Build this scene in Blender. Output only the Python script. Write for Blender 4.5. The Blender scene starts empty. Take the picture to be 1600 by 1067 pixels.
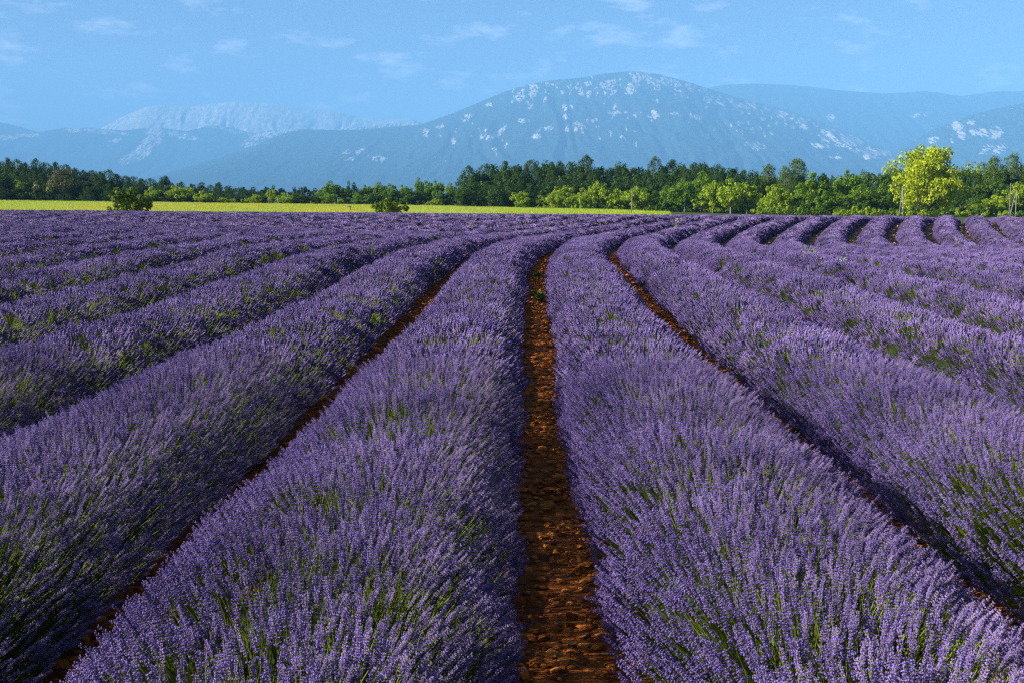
import bpy, math, random
import numpy as np
from mathutils import Vector

# ------------------------------------------------------------------ camera, sky, sun, exposure
sc = bpy.context.scene
COL = sc.collection
F, Y0, CAM_H = 1800.0, 318.3, 1.764          # focal length in pixels of a 1600 px wide frame, horizon line, eye height

cam_d = bpy.data.cameras.new('camera')
cam_d.lens = 40.5; cam_d.sensor_width = 36.0
cam_d.clip_start = 0.05; cam_d.clip_end = 60000
cam = bpy.data.objects.new('camera', cam_d); COL.objects.link(cam)
cam.location = (0, 0, CAM_H)
cam.rotation_euler = (math.radians(90) - math.atan((533.5 - Y0) / F), 0, 0)
sc.camera = cam

SUN_EL, SUN_LEFT = math.radians(25), math.radians(96)     # height of the sun; angle to the left of the view axis
sun_vec = Vector((-math.sin(SUN_LEFT) * math.cos(SUN_EL), math.cos(SUN_LEFT) * math.cos(SUN_EL), math.sin(SUN_EL)))
sd = bpy.data.lights.new('sun', 'SUN'); sd.energy = 5.0; sd.angle = math.radians(0.5); sd.color = (1.0, 0.95, 0.87)
sun = bpy.data.objects.new('sun', sd); COL.objects.link(sun)
sun.rotation_euler = sun_vec.to_track_quat('Z', 'Y').to_euler()
sun.location = (-20, -10, 30)

world = bpy.data.worlds.new('World'); sc.world = world; world.use_nodes = True
wt = world.node_tree; wt.nodes.clear()
wo = wt.nodes.new('ShaderNodeOutputWorld'); wb = wt.nodes.new('ShaderNodeBackground')
sky = wt.nodes.new('ShaderNodeTexSky'); sky.sky_type = 'NISHITA'; sky.sun_disc = False
sky.sun_elevation = SUN_EL; sky.sun_rotation = -SUN_LEFT
sky.altitude = 600; sky.air_density = 0.6; sky.dust_density = 0.5; sky.ozone_density = 2.0
wb.inputs['Strength'].default_value = 0.05
# thin scattered cloud, laid on the direction of the sky
tc = wt.nodes.new('ShaderNodeTexCoord')
mp = wt.nodes.new('ShaderNodeMapping'); mp.inputs['Scale'].default_value = (1, 1, 3.0); mp.inputs['Location'].default_value = (0.62, 0.31, 0.05)
n1 = wt.nodes.new('ShaderNodeTexNoise'); n1.inputs['Scale'].default_value = 15.0; n1.inputs['Detail'].default_value = 7; n1.inputs['Roughness'].default_value = 0.62
r1 = wt.nodes.new('ShaderNodeValToRGB'); r1.color_ramp.elements[0].position = 0.55; r1.color_ramp.elements[1].position = 0.80
r1.color_ramp.elements[1].color = (0.26, 0.26, 0.26, 1)
cm = wt.nodes.new('ShaderNodeMix'); cm.data_type = 'RGBA'
cm.inputs['B'].default_value = (24.0, 22.5, 24.0, 1)
wt.links.new(tc.outputs['Generated'], mp.inputs['Vector']); wt.links.new(mp.outputs['Vector'], n1.inputs['Vector'])
wt.links.new(n1.outputs['Fac'], r1.inputs['Fac']); wt.links.new(r1.outputs['Color'], cm.inputs['Factor'])
wt.links.new(sky.outputs['Color'], cm.inputs['A']); wt.links.new(cm.outputs['Result'], wb.inputs['Color'])
wt.links.new(wb.outputs['Background'], wo.inputs['Surface'])

sc.view_settings.view_transform = 'Standard'; sc.view_settings.look = 'None'
sc.view_settings.gamma = 1.0; sc.view_settings.use_curve_mapping = False
sc.view_settings.exposure = 1.6
sc.cycles.max_bounces = 6; sc.cycles.diffuse_bounces = 1; sc.cycles.transmission_bounces = 3
sc.cycles.volume_bounces = 0; sc.cycles.transparent_max_bounces = 4
sc.cycles.use_denoising = False; sc.cycles.use_adaptive_sampling = False; sc.cycles.filter_width = 1.3; sc.cycles.sample_clamp_indirect = 4.0

HAZE_DENSITY = 0.000066
HAZE_COLOR = (0.22, 0.555, 1.0)

# ------------------------------------------------------------------ helpers
rng = np.random.default_rng(7)
random.seed(7)

def fade(t): return t * t * t * (t * (t * 6 - 15) + 10)
def vnoise(x, y, seed=0):
    x = np.asarray(x, float); y = np.asarray(y, float)
    xi = np.floor(x).astype(np.int64); yi = np.floor(y).astype(np.int64)
    fx = fade(x - xi); fy = fade(y - yi)
    def h(a, b):
        n = (a * 374761393 + b * 668265263 + seed * 1274126177) & 0xffffffff
        n = ((n ^ (n >> 13)) * 1274126177) & 0xffffffff
        return ((n ^ (n >> 16)) & 0xffff) / 65535.0 * 2 - 1
    a = h(xi, yi); b = h(xi + 1, yi); c = h(xi, yi + 1); d = h(xi + 1, yi + 1)
    return (a * (1 - fx) + b * fx) * (1 - fy) + (c * (1 - fx) + d * fx) * fy
def fbm(x, y, seed=0, oct=4, gain=0.5):
    s = 0; a = 1.0; t = 0
    for i in range(oct):
        s = s + a * vnoise(x * 2 ** i + 13.7 * i, y * 2 ** i - 7.1 * i, seed + i); t += a; a *= gain
    return s / t
def sstep(a, b, x):
    t = np.clip((np.asarray(x, float) - a) / (b - a), 0, 1); return t * t * (3 - 2 * t)

def mesh_from(name, V, Fc, mats=(), mat_idx=None, smooth=False):
    me = bpy.data.meshes.new(name)
    V = np.asarray(V, np.float32).reshape(-1, 3)
    if isinstance(Fc, np.ndarray):
        n, k = Fc.shape
        me.vertices.add(len(V)); me.vertices.foreach_set('co', V.ravel())
        me.loops.add(n * k); me.loops.foreach_set('vertex_index', Fc.astype(np.int32).ravel())
        me.polygons.add(n); me.polygons.foreach_set('loop_start', np.arange(0, n * k, k, dtype=np.int32))
        me.polygons.foreach_set('loop_total', np.full(n, k, np.int32))
    else:
        me.from_pydata([tuple(map(float, v)) for v in V], [], [tuple(map(int, f)) for f in Fc])
    for m in mats: me.materials.append(m)
    if mat_idx is not None: me.polygons.foreach_set('material_index', np.asarray(mat_idx, np.int32))
    if smooth: me.polygons.foreach_set('use_smooth', np.ones(len(me.polygons), bool))
    me.update(calc_edges=True); me.validate()
    return me

def link(name, me, parent=None, loc=None, kind=None):
    o = bpy.data.objects.new(name, me); COL.objects.link(o)
    if parent is not None: o.parent = parent
    if loc is not None: o.location = loc
    if kind: o['kind'] = kind
    return o
def tag(o, label, cat, group=None):
    o['label'] = label; o['category'] = cat
    if group: o['group'] = group
    return o
def thing(name, loc, label, cat, group=None, rz=0.0):
    o = bpy.data.objects.new(name, None); COL.objects.link(o)
    o.empty_display_size = 0.2; o.location = loc; o.rotation_euler = (0, 0, rz)
    return tag(o, label, cat, group)

class MB:
    """collects faces of one mesh, with a material index per face"""
    def __init__(s): s.v = []; s.f = []; s.m = []
    def add(s, V, Fc, mi=0):
        b = len(s.v); s.v += [tuple(p) for p in V]
        for f in Fc: s.f.append(tuple(i + b for i in f)); s.m.append(mi)
    def tube(s, pts, rad, n=5, mi=0, cap=True):
        P = [Vector(p) for p in pts]; rings = []
        for i, p in enumerate(P):
            t = (P[min(i + 1, len(P) - 1)] - P[max(i - 1, 0)]).normalized()
            a = t.orthogonal().normalized(); b = t.cross(a)
            rings.append([p + (a * math.cos(2 * math.pi * k / n) + b * math.sin(2 * math.pi * k / n)) * rad[i] for k in range(n)])
        V = [v for r in rings for v in r]; Fc = []
        for i in range(len(P) - 1):
            for k in range(n):
                Fc.append((i * n + k, i * n + (k + 1) % n, (i + 1) * n + (k + 1) % n, (i + 1) * n + k))
        if cap: Fc.append(tuple(range(n - 1, -1, -1))); Fc.append(tuple((len(P) - 1) * n + k for k in range(n)))
        s.add(V, Fc, mi)
    def mesh(s, name, mats, smooth=False): return mesh_from(name, s.v, s.f, mats, s.m, smooth)

def new_mat(name):
    m = bpy.data.materials.new(name); m.use_nodes = True
    nt = m.node_tree; nt.nodes.clear()
    out = nt.nodes.new('ShaderNodeOutputMaterial')
    return m, nt, out
def N(nt, t, **kw):
    n = nt.nodes.new(t)
    for k, v in kw.items():
        if k in n.inputs: n.inputs[k].default_value = v
        else: setattr(n, k, v)
    return n
def mixc(nt, fac, a, b):
    m = nt.nodes.new('ShaderNodeMix'); m.data_type = 'RGBA'
    for s, v in (('Factor', fac), ('A', a), ('B', b)):
        if hasattr(v, 'is_linked') or hasattr(v, 'links'): nt.links.new(v, m.inputs[s])
        elif s == 'Factor': m.inputs[s].default_value = v
        else: m.inputs[s].default_value = (*v[:3], 1)
    return m.outputs['Result']
def ramp(nt, src, p0, p1):
    r = nt.nodes.new('ShaderNodeMapRange'); r.interpolation_type = 'SMOOTHSTEP'
    r.inputs['From Min'].default_value = p0; r.inputs['From Max'].default_value = p1
    nt.links.new(src, r.inputs['Value']); return r.outputs['Result']
def noise(nt, scale, detail=3, rough=0.55, vec=None):
    n = N(nt, 'ShaderNodeTexNoise'); n.inputs['Scale'].default_value = scale
    n.inputs['Detail'].default_value = detail; n.inputs['Roughness'].default_value = rough
    if vec is not None: nt.links.new(vec, n.inputs['Vector'])
    return n.outputs['Fac']
def worldpos(nt): return nt.nodes.new('ShaderNodeNewGeometry').outputs['Position']

def leafy(name, c0, c1, trans=0.35, tcol=None, rand='island', rough=0.6, spec=0.12):
    """leaf, petal or stem: colour varies from piece to piece; some light passes through"""
    m, nt, out = new_mat(name)
    if rand == 'island': r = nt.nodes.new('ShaderNodeNewGeometry').outputs['Random Per Island']
    else: r = nt.nodes.new('ShaderNodeObjectInfo').outputs['Random']
    if rand == 'plant':           # each plant a little paler or darker than the next
        oi_ = nt.nodes.new('ShaderNodeObjectInfo'); pn = ramp(nt, noise(nt, 1.1, 3, 0.6, oi_.outputs['Location']), 0.3, 0.7)
        mm = N(nt, 'ShaderNodeMath', operation='MULTIPLY_ADD'); nt.links.new(pn, mm.inputs[0]); mm.inputs[1].default_value = 0.5; mm.inputs[2].default_value = 0.0
        m2 = N(nt, 'ShaderNodeMath', operation='MULTIPLY_ADD'); nt.links.new(r, m2.inputs[0]); m2.inputs[1].default_value = 0.5; nt.links.new(mm.outputs[0], m2.inputs[2]); r = m2.outputs[0]
    c = mixc(nt, r, c0, c1)
    d = nt.nodes.new('ShaderNodeBsdfPrincipled'); d.inputs['Roughness'].default_value = rough
    d.inputs['Specular IOR Level'].default_value = spec
    nt.links.new(c, d.inputs['Base Color'])
    if trans > 0:
        t = nt.nodes.new('ShaderNodeBsdfTranslucent')
        if tcol: t.inputs['Color'].default_value = (*tcol, 1)
        else: nt.links.new(c, t.inputs['Color'])
        mx = nt.nodes.new('ShaderNodeMixShader'); mx.inputs['Fac'].default_value = trans
        nt.links.new(d.outputs[0], mx.inputs[1]); nt.links.new(t.outputs[0], mx.inputs[2])
        nt.links.new(mx.outputs[0], out.inputs['Surface'])
    else: nt.links.new(d.outputs[0], out.inputs['Surface'])
    return m

def scatter_group(coll):
    g = bpy.data.node_groups.new('scatter_' + coll.name, 'GeometryNodeTree')
    g.interface.new_socket('Geometry', in_out='INPUT', socket_type='NodeSocketGeometry')
    g.interface.new_socket('Geometry', in_out='OUTPUT', socket_type='NodeSocketGeometry')
    i = g.nodes.new('NodeGroupInput'); o = g.nodes.new('NodeGroupOutput')
    ci = g.nodes.new('GeometryNodeCollectionInfo'); ci.inputs['Collection'].default_value = coll
    ci.inputs['Separate Children'].default_value = True; ci.inputs['Reset Children'].default_value = True
    ip = g.nodes.new('GeometryNodeInstanceOnPoints'); ip.inputs['Pick Instance'].default_value = True
    def attr(n, t):
        a = g.nodes.new('GeometryNodeInputNamedAttribute'); a.data_type = t; a.inputs['Name'].default_value = n
        return a.outputs['Attribute']
    e = g.nodes.new('FunctionNodeEulerToRotation')
    g.links.new(attr('turn', 'FLOAT_VECTOR'), e.inputs[0])
    g.links.new(i.outputs[0], ip.inputs['Points']); g.links.new(ci.outputs[0], ip.inputs['Instance'])
    g.links.new(attr('pick', 'INT'), ip.inputs['Instance Index']); g.links.new(e.outputs[0], ip.inputs['Rotation'])
    g.links.new(attr('size', 'FLOAT_VECTOR'), ip.inputs['Scale'])
    g.links.new(ip.outputs[0], o.inputs[0])
    return g
def proto_collection(name, meshes):
    c = bpy.data.collections.new(name)
    for i, me in enumerate(meshes):
        c.objects.link(bpy.data.objects.new('%s_%02d' % (name, i), me))
    return scatter_group(c)
def scatter(name, P, turn, size, pick, group, parent=None, kind='stuff'):
    me = bpy.data.meshes.new(name); P = np.asarray(P, np.float32)
    me.vertices.add(len(P)); me.vertices.foreach_set('co', P.ravel())
    size = np.asarray(size, np.float32)
    if size.ndim == 1: size = np.repeat(size[:, None], 3, 1)
    a = me.attributes.new('turn', 'FLOAT_VECTOR', 'POINT'); a.data.foreach_set('vector', np.asarray(turn, np.float32).ravel())
    a = me.attributes.new('size', 'FLOAT_VECTOR', 'POINT'); a.data.foreach_set('vector', size.ravel())
    a = me.attributes.new('pick', 'INT', 'POINT'); a.data.foreach_set('value', np.asarray(pick, np.int32))
    o = link(name, me, parent, kind=kind)
    md = o.modifiers.new('scatter', 'NODES'); md.node_group = group
    return o

# ------------------------------------------------------------------ lie of the land and run of the rows
C0, SP = 0.148, 1.768
KY = np.array([0, 12, 20, 28, 36, 44, 52, 60, 70, 85, 110, 150.])
KT = np.array([0.008, 0.018, 0.018, 0.055, 0.105, 0.204, 0.318, 0.375, 0.380, 0.392, 0.424, 0.454])
KZ = np.array([0, 15, 25, 35, 45, 55, 65, 80, 100, 150.])
ZA = np.array([-0.113, -0.019, 0.22, 0.22, 0.17, 0.313, 0.637, 0.519, 0.334, 0.03])
ZB = np.array([-0.019, -0.21, -0.28, -0.42, -0.42, -0.20, -0.05, -0.14, -0.17, -0.08])
_gy = np.arange(0, 160, 0.25)
def _smooth(a, n):
    k = np.hanning(n); k /= k.sum(); return np.convolve(np.pad(a, n // 2, mode='edge'), k, 'valid')[:len(a)]
_t = _smooth(np.interp(_gy, KY, KT), 25)
_za = _smooth(np.interp(_gy, KZ, ZA), 33); _zb = _smooth(np.interp(_gy, KZ, ZB), 33)
_G = np.concatenate([[0], np.cumsum((_t[1:] + _t[:-1]) / 2 * 0.25)])
def row_shift(Y): return np.interp(Y, _gy, _G) + np.minimum(Y, 0) * 0.008
def row_tan(Y): return np.interp(Y, _gy, _t)
def gz(X, Y):
    """height of the ground"""
    X = np.asarray(X, float); Y = np.asarray(Y, float)
    near = np.interp(Y, _gy, _za) + np.interp(Y, _gy, _zb) * np.clip(X, -45, 45) / 20
    z330 = np.clip(0.46 - 0.0126 * X - 0.55 * sstep(38, 62, X), -1.1, 4.0)
    z150 = -0.05 - 0.0012 * np.clip(X, -150, 150) - 0.5 * sstep(18, 40, X)
    far = z150 + (z330 - z150) * np.clip((Y - 150) / 180, 0, 1.0)
    far = far + 0.004 * np.clip(Y - 330, 0, 300)
    w = sstep(92, 150, Y)
    near = near - 0.13 * sstep(3, 10, X) * sstep(20, 30, Y) * (1 - sstep(42, 54, Y))
    z = near * (1 - w) + far * w
    return z * (1 - 0.9 * sstep(700, 3000, Y))

def grid(xs, ys, zf, dz=0.0):
    XX, YY = np.meshgrid(xs, ys); ZZ = zf(XX, YY) + dz
    V = np.stack([XX, YY, ZZ], -1).reshape(-1, 3)
    nx, ny = len(xs), len(ys)
    i = (np.arange(ny - 1)[:, None] * nx + np.arange(nx - 1)[None]).ravel()
    return V, np.stack([i, i + 1, i + nx + 1, i + nx], 1)

# ground out to the horizon, falling under the planted field
m, nt, out = new_mat('scrub_ground'); d = N(nt, 'ShaderNodeBsdfPrincipled', Roughness=0.95)
wp = worldpos(nt)
nt.links.new(mixc(nt, ramp(nt, noise(nt, 0.15, 5, 0.6, wp), 0.4, 0.6), (0.03, 0.052, 0.008), (0.06, 0.085, 0.016)), d.inputs['Base Color'])
nt.links.new(d.outputs[0], out.inputs['Surface']); M_SCRUB = m
xs = np.concatenate([np.linspace(-22500, -400, 24)[:-1], np.linspace(-400, 400, 161), np.linspace(400, 22500, 24)[1:]])
ys = np.concatenate([np.linspace(-60, 0, 7)[:-1], np.linspace(0, 440, 111), np.linspace(440, 3000, 26)[1:], np.linspace(3000, 36000, 12)[1:]])
V, Fc = grid(xs, ys, lambda X, Y: gz(X, np.maximum(Y, 0)) - 0.12)
link('ground', mesh_from('ground', V, Fc, [M_SCRUB], smooth=True), kind='structure')

m, nt, out = new_mat('red_soil'); d = N(nt, 'ShaderNodeBsdfPrincipled', Roughness=0.95); wp = worldpos(nt)
c = mixc(nt, ramp(nt, noise(nt, 6, 6, 0.65, wp), 0.35, 0.68), (0.085, 0.022, 0.004), (0.36, 0.10, 0.016))
sep = N(nt, 'ShaderNodeSeparateXYZ'); nt.links.new(wp, sep.inputs[0])
c = mixc(nt, ramp(nt, sep.outputs['Y'], 30, 52), c, (0.20, 0.115, 0.055))
nt.links.new(c, d.inputs['Base Color'])
bp = N(nt, 'ShaderNodeBump', Strength=0.8, Distance=0.03); nt.links.new(noise(nt, 26, 6, 0.7, wp), bp.inputs['Height']); nt.links.new(bp.outputs[0], d.inputs['Normal'])
nt.links.new(d.outputs[0], out.inputs['Surface']); M_SOIL = m
xs = np.concatenate([np.arange(-95, -8, 2.0), np.arange(-8, 12, 0.25), np.arange(12, 62.1, 2.0)])
ys = np.concatenate([np.arange(-6, 2, 0.5), np.arange(2, 30, 0.125), np.arange(30, 112.1, 1.0)])
def soil_z(X, Y):
    w = np.exp(-np.maximum(Y - 18, 0) / 5)
    return gz(X, np.maximum(Y, 0)) + w * (0.03 * fbm(X * 1.5, Y * 3.0, 5, 3))
V, Fc = grid(xs, ys, soil_z)
link('field_soil', mesh_from('field_soil', V, Fc, [M_SOIL], smooth=True), kind='structure')

# ------------------------------------------------------------------ mountains
def prof_interp(pts, px):
    p = np.array(pts, float); return np.interp(px, p[:, 0], p[:, 1])
def mountain_mat(name, forest0, forest1, rock0, rock1):
    m, nt, out = new_mat(name); d = N(nt, 'ShaderNodeBsdfPrincipled', Roughness=0.95)
    d.inputs['Specular IOR Level'].default_value = 0.0
    wp = worldpos(nt)
    a = N(nt, 'ShaderNodeAttribute', attribute_name='rock')
    mpp = N(nt, 'ShaderNodeMapping'); mpp.inputs['Scale'].default_value = (1.15, 0.2, 0.38); nt.links.new(wp, mpp.inputs['Vector'])
    crag = noise(nt, 0.020, 8, 0.74, mpp.outputs['Vector'])
    ad = N(nt, 'ShaderNodeMath', operation='MULTIPLY_ADD'); nt.links.new(crag, ad.inputs[0]); ad.inputs[1].default_value = 6.0; ad.inputs[2].default_value = -3.0
    ad2 = N(nt, 'ShaderNodeMath', operation='ADD'); nt.links.new(ad.outputs[0], ad2.inputs[0]); nt.links.new(a.outputs['Fac'], ad2.inputs[1])
    rk = ramp(nt, ad2.outputs[0], 0.42, 0.72)
    f = mixc(nt, ramp(nt, noise(nt, 0.010, 8, 0.85, wp), 0.36, 0.66), forest0, forest1)
    r = mixc(nt, ramp(nt, noise(nt, 0.02, 5, 0.7, wp), 0.35, 0.65), rock0, rock1)
    nt.links.new(mixc(nt, rk, f, r), d.inputs['Base Color'])
    nt.links.new(d.outputs[0], out.inputs['Surface']); return m
M_MOUNT = mountain_mat('wooded_mountain', (0.008, 0.022, 0.026), (0.045, 0.075, 0.065), (0.30, 0.275, 0.245), (0.50, 0.46, 0.42))  # forest tones tinted blue, standing in for part of the haze
M_PALE = mountain_mat('bare_limestone', (0.20, 0.19, 0.17), (0.3, 0.28, 0.25), (0.40, 0.375, 0.34), (0.54, 0.51, 0.47))

FAR = 3.6
def mountain(name, D, W, prof, blobs, mat, label, seed, step=2.2, nv=90, base_rock=0.0, gully=0.065, wig=0.6):
    D *= FAR; W *= FAR
    p = np.array(prof, float); px = np.arange(p[0, 0], p[-1, 0] + 0.1, step)
    top = prof_interp(prof, px)
    k = np.hanning(9); k /= k.sum(); top = np.convolve(np.pad(top, 4, mode='edge'), k, 'valid')
    X = (px - 800) / F * D
    Hr = CAM_H + (Y0 - top) / F * D
    v = np.concatenate([np.linspace(0, 1, nv), [1.06, 1.15, 1.3]])
    PX, VV = np.meshgrid(px, v)
    XX = np.broadcast_to(X, PX.shape).copy(); HH = np.broadcast_to(Hr, PX.shape)
    fall = np.where(VV <= 1, VV ** 1.25, np.maximum(1 - (VV - 1) * 1.6, 0))
    Z = HH * fall
    env = np.clip(VV * (1.02 - VV) * 4, 0, 1) * np.clip(HH / (400 * FAR), 0.2, 1.2)
    sx = D / F
    gx = PX / 46 + 1.6 * fbm(PX / 70, VV * 1.8, seed + 9, 3)
    gul = 1 - np.abs(fbm(gx, VV * 1.6, seed, 4, 0.55)) * 2
    Z = Z + env * gully * HH * (gul - 0.5) * 0.55
    Z = Z + env * HH * 0.010 * fbm(PX / 7, VV * 16, seed + 3, 3)
    Z = Z + (VV >= 0.985) * (VV <= 1.02) * sx * wig * fbm(PX / 6, PX * 0, seed + 4, 3)
    YY = D - W * (1 - VV)
    PYs = Y0 - (Z - CAM_H) / YY * F                       # where the slope stands in the view, to set the crags on it
    PXs = 800 + XX / YY * F
    rock = np.full(PX.shape, base_rock if base_rock > 0 else -0.5)
    pat = fbm(PXs / 3.2 + PYs / 9, PYs / 7, seed + 20, 4, 0.6)
    pat2 = fbm(PXs / 2.0, PYs / 2.4, seed + 31, 3, 0.6)
    w = np.zeros(PX.shape)
    for (bx, by, rx, ry, sl) in blobs:
        dx = (PXs - bx - sl * (PYs - by)) / (rx * 1.25); dy = (PYs - by) / (ry * 1.25)
        w = np.maximum(w, np.clip(1.25 - (dx * dx + dy * dy), 0, 1))
    rock = np.maximum(rock, np.where(w > 0, -0.5 + np.clip(w, 0, 1) * 1.14, -0.5))
    rock = np.maximum(rock, -0.45 + 0.30 * sstep(0.82, 1, VV))
    V = np.stack([XX, YY, Z], -1).reshape(-1, 3)
    nx, ny = len(px), len(v)
    i = (np.arange(ny - 1)[:, None] * nx + np.arange(nx - 1)[None]).ravel()
    Fc = np.stack([i, i + 1, i + nx + 1, i + nx], 1)
    me = mesh_from(name, V, Fc, [mat], smooth=True)
    a = me.attributes.new('rock', 'FLOAT', 'POINT'); a.data.foreach_set('value', rock.astype(np.float32).ravel())
    o = link(name, me, kind='structure'); o['label'] = label
    return o

MAIN = [(150, 318), (220, 296), (270, 276), (330, 253), (400, 232), (440, 214), (462, 207), (500, 205), (540, 207), (600, 203), (660, 198), (700, 184), (750, 164), (800, 144),
        (850, 132), (900, 128), (950, 120), (985, 117.5), (1020, 121), (1060, 131), (1100, 143), (1150, 158), (1200, 170), (1250, 184), (1300, 203), (1350, 226), (1390, 246), (1440, 272), (1500, 300), (1540, 318)]
B_MAIN = [(812, 157, 8, 8, 0), (832, 147, 7, 10, 0), (890, 145, 4, 8, 0), (906, 149, 5, 8, 0), (917, 152, 4, 8, -.3), (950, 137, 10, 8, -.3), (955, 150, 4, 6, -.8),
          (981, 145, 9, 9, 0), (992, 127, 8, 10, 0), (1007, 128, 5, 10, .2), (1020, 135, 7, 11, .3), (1036, 133, 9, 10, .4), (1052, 137, 7, 10, .3), (1070, 140, 5, 7, .3),
          (886, 172, 9, 6, 0), (885, 185, 7, 5, 0), (815, 192, 8, 4, 0), (854, 204, 13, 5, -1), (837, 216, 9, 6, 0), (882, 205, 7, 6, -.5), (899, 201, 6, 8, 0), (910, 205, 6, 9, 0),
          (960, 180, 14, 4, 0), (1017, 185, 10, 5, 0), (1050, 181, 10, 3, 0), (1082, 187, 10, 4, 0), (1102, 160, 6, 8, .3), (1115, 165, 6, 5, .3),
          (1141, 170, 5, 7, 0), (1150, 170, 4, 7, 0), (1162, 167, 5, 8, .2), (1172, 168, 4, 7, .2), (1190, 174, 6, 6, .4), (1150, 196, 5, 5, 0), (1154, 209, 7, 4, 0), (1177, 230, 14, 7, .5),
          (1220, 184, 15, 9, 1.0), (1247, 197, 7, 12, .5), (1295, 212, 22, 9, 1.2), (1310, 225, 26, 9, 1.3), (1325, 220, 16, 8, 1.0), (1350, 240, 24, 9, 1.0), (1375, 240, 10, 6, .5),
          (1275, 230, 18, 5, 1.7), (1300, 248, 10, 3, 1.5),
          (550, 240, 12, 5, 0), (570, 240, 10, 7, 0), (547, 250, 10, 4, 0), (595, 250, 14, 5, 0), (667, 210, 5, 8, 0), (710, 221, 4, 5, 0), (732, 185, 7, 4, -.5), (727, 192, 6, 3, 0),
          (770, 216, 11, 5, -1), (785, 205, 6, 8, -.7), (755, 215, 5, 5, -.7), (775, 234, 6, 3, 0), (690, 200, 5, 4, 0), (765, 168, 6, 4, 0)]
_r = random.Random(5)
for (xa, ya, xb, yb, n_, sp_) in ((800, 150, 985, 130, 40, 9), (985, 128, 1100, 150, 44, 8), (1100, 155, 1260, 200, 46, 8), (1240, 192, 1390, 244, 70, 9), (800, 160, 1000, 200, 40, 18), (1000, 170, 1250, 220, 34, 18), (640, 200, 800, 215, 16, 16)):
    for _ in range(n_):
        f_ = _r.random(); B_MAIN.append((xa + (xb - xa) * f_, ya + (yb - ya) * f_ + _r.gauss(0, sp_), _r.uniform(1.5, 3.5), _r.uniform(2, 5), _r.uniform(-.3, .6)))
mountain('mountain', 6000, 2300, MAIN, B_MAIN, M_MOUNT, 'broad blue wooded mountain with pale crags along its long summit', 3, nv=110)
mountain('mountain', 7300, 2000, [(1000, 318), (1040, 230), (1075, 160), (1100, 142), (1130, 137.5), (1160, 136), (1210, 137), (1260, 141), (1300, 146), (1340, 149), (1380, 151), (1410, 149), (1430, 147.5), (1460, 150), (1490, 155), (1510, 152), (1540, 148), (1600, 147.5), (1680, 155), (1760, 170)],
         [(1290, 187, 7, 6, .4), (1420, 185, 8, 4, -.6), (1437, 182, 5, 4, -.5)], M_MOUNT, 'long even hazy ridge behind the right shoulder of the crag topped mountain', 14, nv=80)
mountain('mountain', 5200, 1500, [(1270, 318), (1310, 285), (1340, 264), (1370, 248), (1400, 234), (1425, 219), (1450, 205), (1500, 185), (1560, 170), (1600, 163), (1660, 155), (1760, 160)],
         [(1485, 200, 9, 10, .5), (1492, 212, 7, 10, .3), (1507, 197, 7, 6, .3), (1510, 210, 7, 6, 0), (1525, 210, 12, 6, 0), (1542, 212, 14, 11, 0), (1532, 235, 8, 8, -.8), (1550, 237, 8, 9, -.3), (1450, 222, 9, 6, 0), (1410, 217, 6, 4, -.8), (1560, 232, 6, 5, 0), (1478, 222, 5, 5, 0), (1443, 195, 4, 3, 0)],
         M_MOUNT, 'wooded spur with pale cliffs rising behind the big yellow green tree', 25, nv=80)
mountain('mountain', 7700, 1700, [(-160, 216), (-60, 212), (0, 211), (60, 211), (110, 203), (150, 203), (200, 207), (230, 204), (260, 203), (300, 208), (340, 199), (370, 203), (400, 212), (430, 206), (480, 205), (520, 206), (560, 203), (620, 196), (652, 193.5), (690, 203), (740, 240), (800, 318)],
         [(10, 217, 34, 4.5, 0), (55, 214, 22, 3, 0), (125, 206, 16, 4.5, 0), (165, 208, 24, 5, 3), (195, 211, 14, 3, 3), (250, 210, 16, 9, 0), (244, 224, 16, 14, -.8), (228, 240, 18, 13, -.9), (208, 250, 12, 10, -.9), (285, 214, 16, 7, 1), (305, 218, 10, 4, 1), (350, 202, 14, 4, 2), (375, 209, 18, 5, 2), (405, 217, 18, 7, -2), (430, 212, 24, 7, -2), (395, 228, 14, 5, -2), (455, 207, 20, 4, 0), (560, 205, 40, 3, 0), (640, 197, 26, 4, 0), (600, 200, 40, 3, -4), (190, 222, 8, 4, -1)],
         M_MOUNT, 'low pale blue plateau with light cliff bands at far left', 36, nv=90)
mountain('mountain', 8900, 1500, [(120, 240), (150, 214), (175, 199), (205, 184), (240, 171), (262, 169), (280, 171), (305, 170), (340, 166), (380, 163), (430, 166), (480, 173), (540, 180), (565, 187), (600, 190), (640, 190), (680, 197), (730, 225)],
         [], M_PALE, 'faint bare limestone crest farthest away on the left', 47, nv=60, base_rock=0.55, gully=0.10)
mountain('mountain', 8500, 1200, [(-220, 200), (-120, 188), (-50, 188), (0, 192), (30, 198), (60, 206), (90, 216)], [], M_MOUNT, 'faint rounded hill at the very left edge', 58, nv=40)

# ------------------------------------------------------------------ the air
m, nt, out = new_mat('haze'); m.cycles.volume_sampling = 'DISTANCE'; pv = N(nt, 'ShaderNodeVolumePrincipled')
pv.inputs['Color'].default_value = (*HAZE_COLOR, 1); pv.inputs['Density'].default_value = HAZE_DENSITY
pv.inputs['Anisotropy'].default_value = -0.1
nt.links.new(pv.outputs[0], out.inputs['Volume'])
x0, x1, y0, y1, z0, z1 = -23000, 23000, -200, 36500, -3, 2850
V = [(x0, y0, z0), (x1, y0, z0), (x1, y1, z0), (x0, y1, z0), (x0, y0, z1), (x1, y0, z1), (x1, y1, z1), (x0, y1, z1)]
link('haze', mesh_from('haze', V, [(3, 2, 1, 0), (4, 5, 6, 7), (0, 1, 5, 4), (1, 2, 6, 5), (2, 3, 7, 6), (3, 0, 4, 7)], [m]), kind='stuff')

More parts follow.
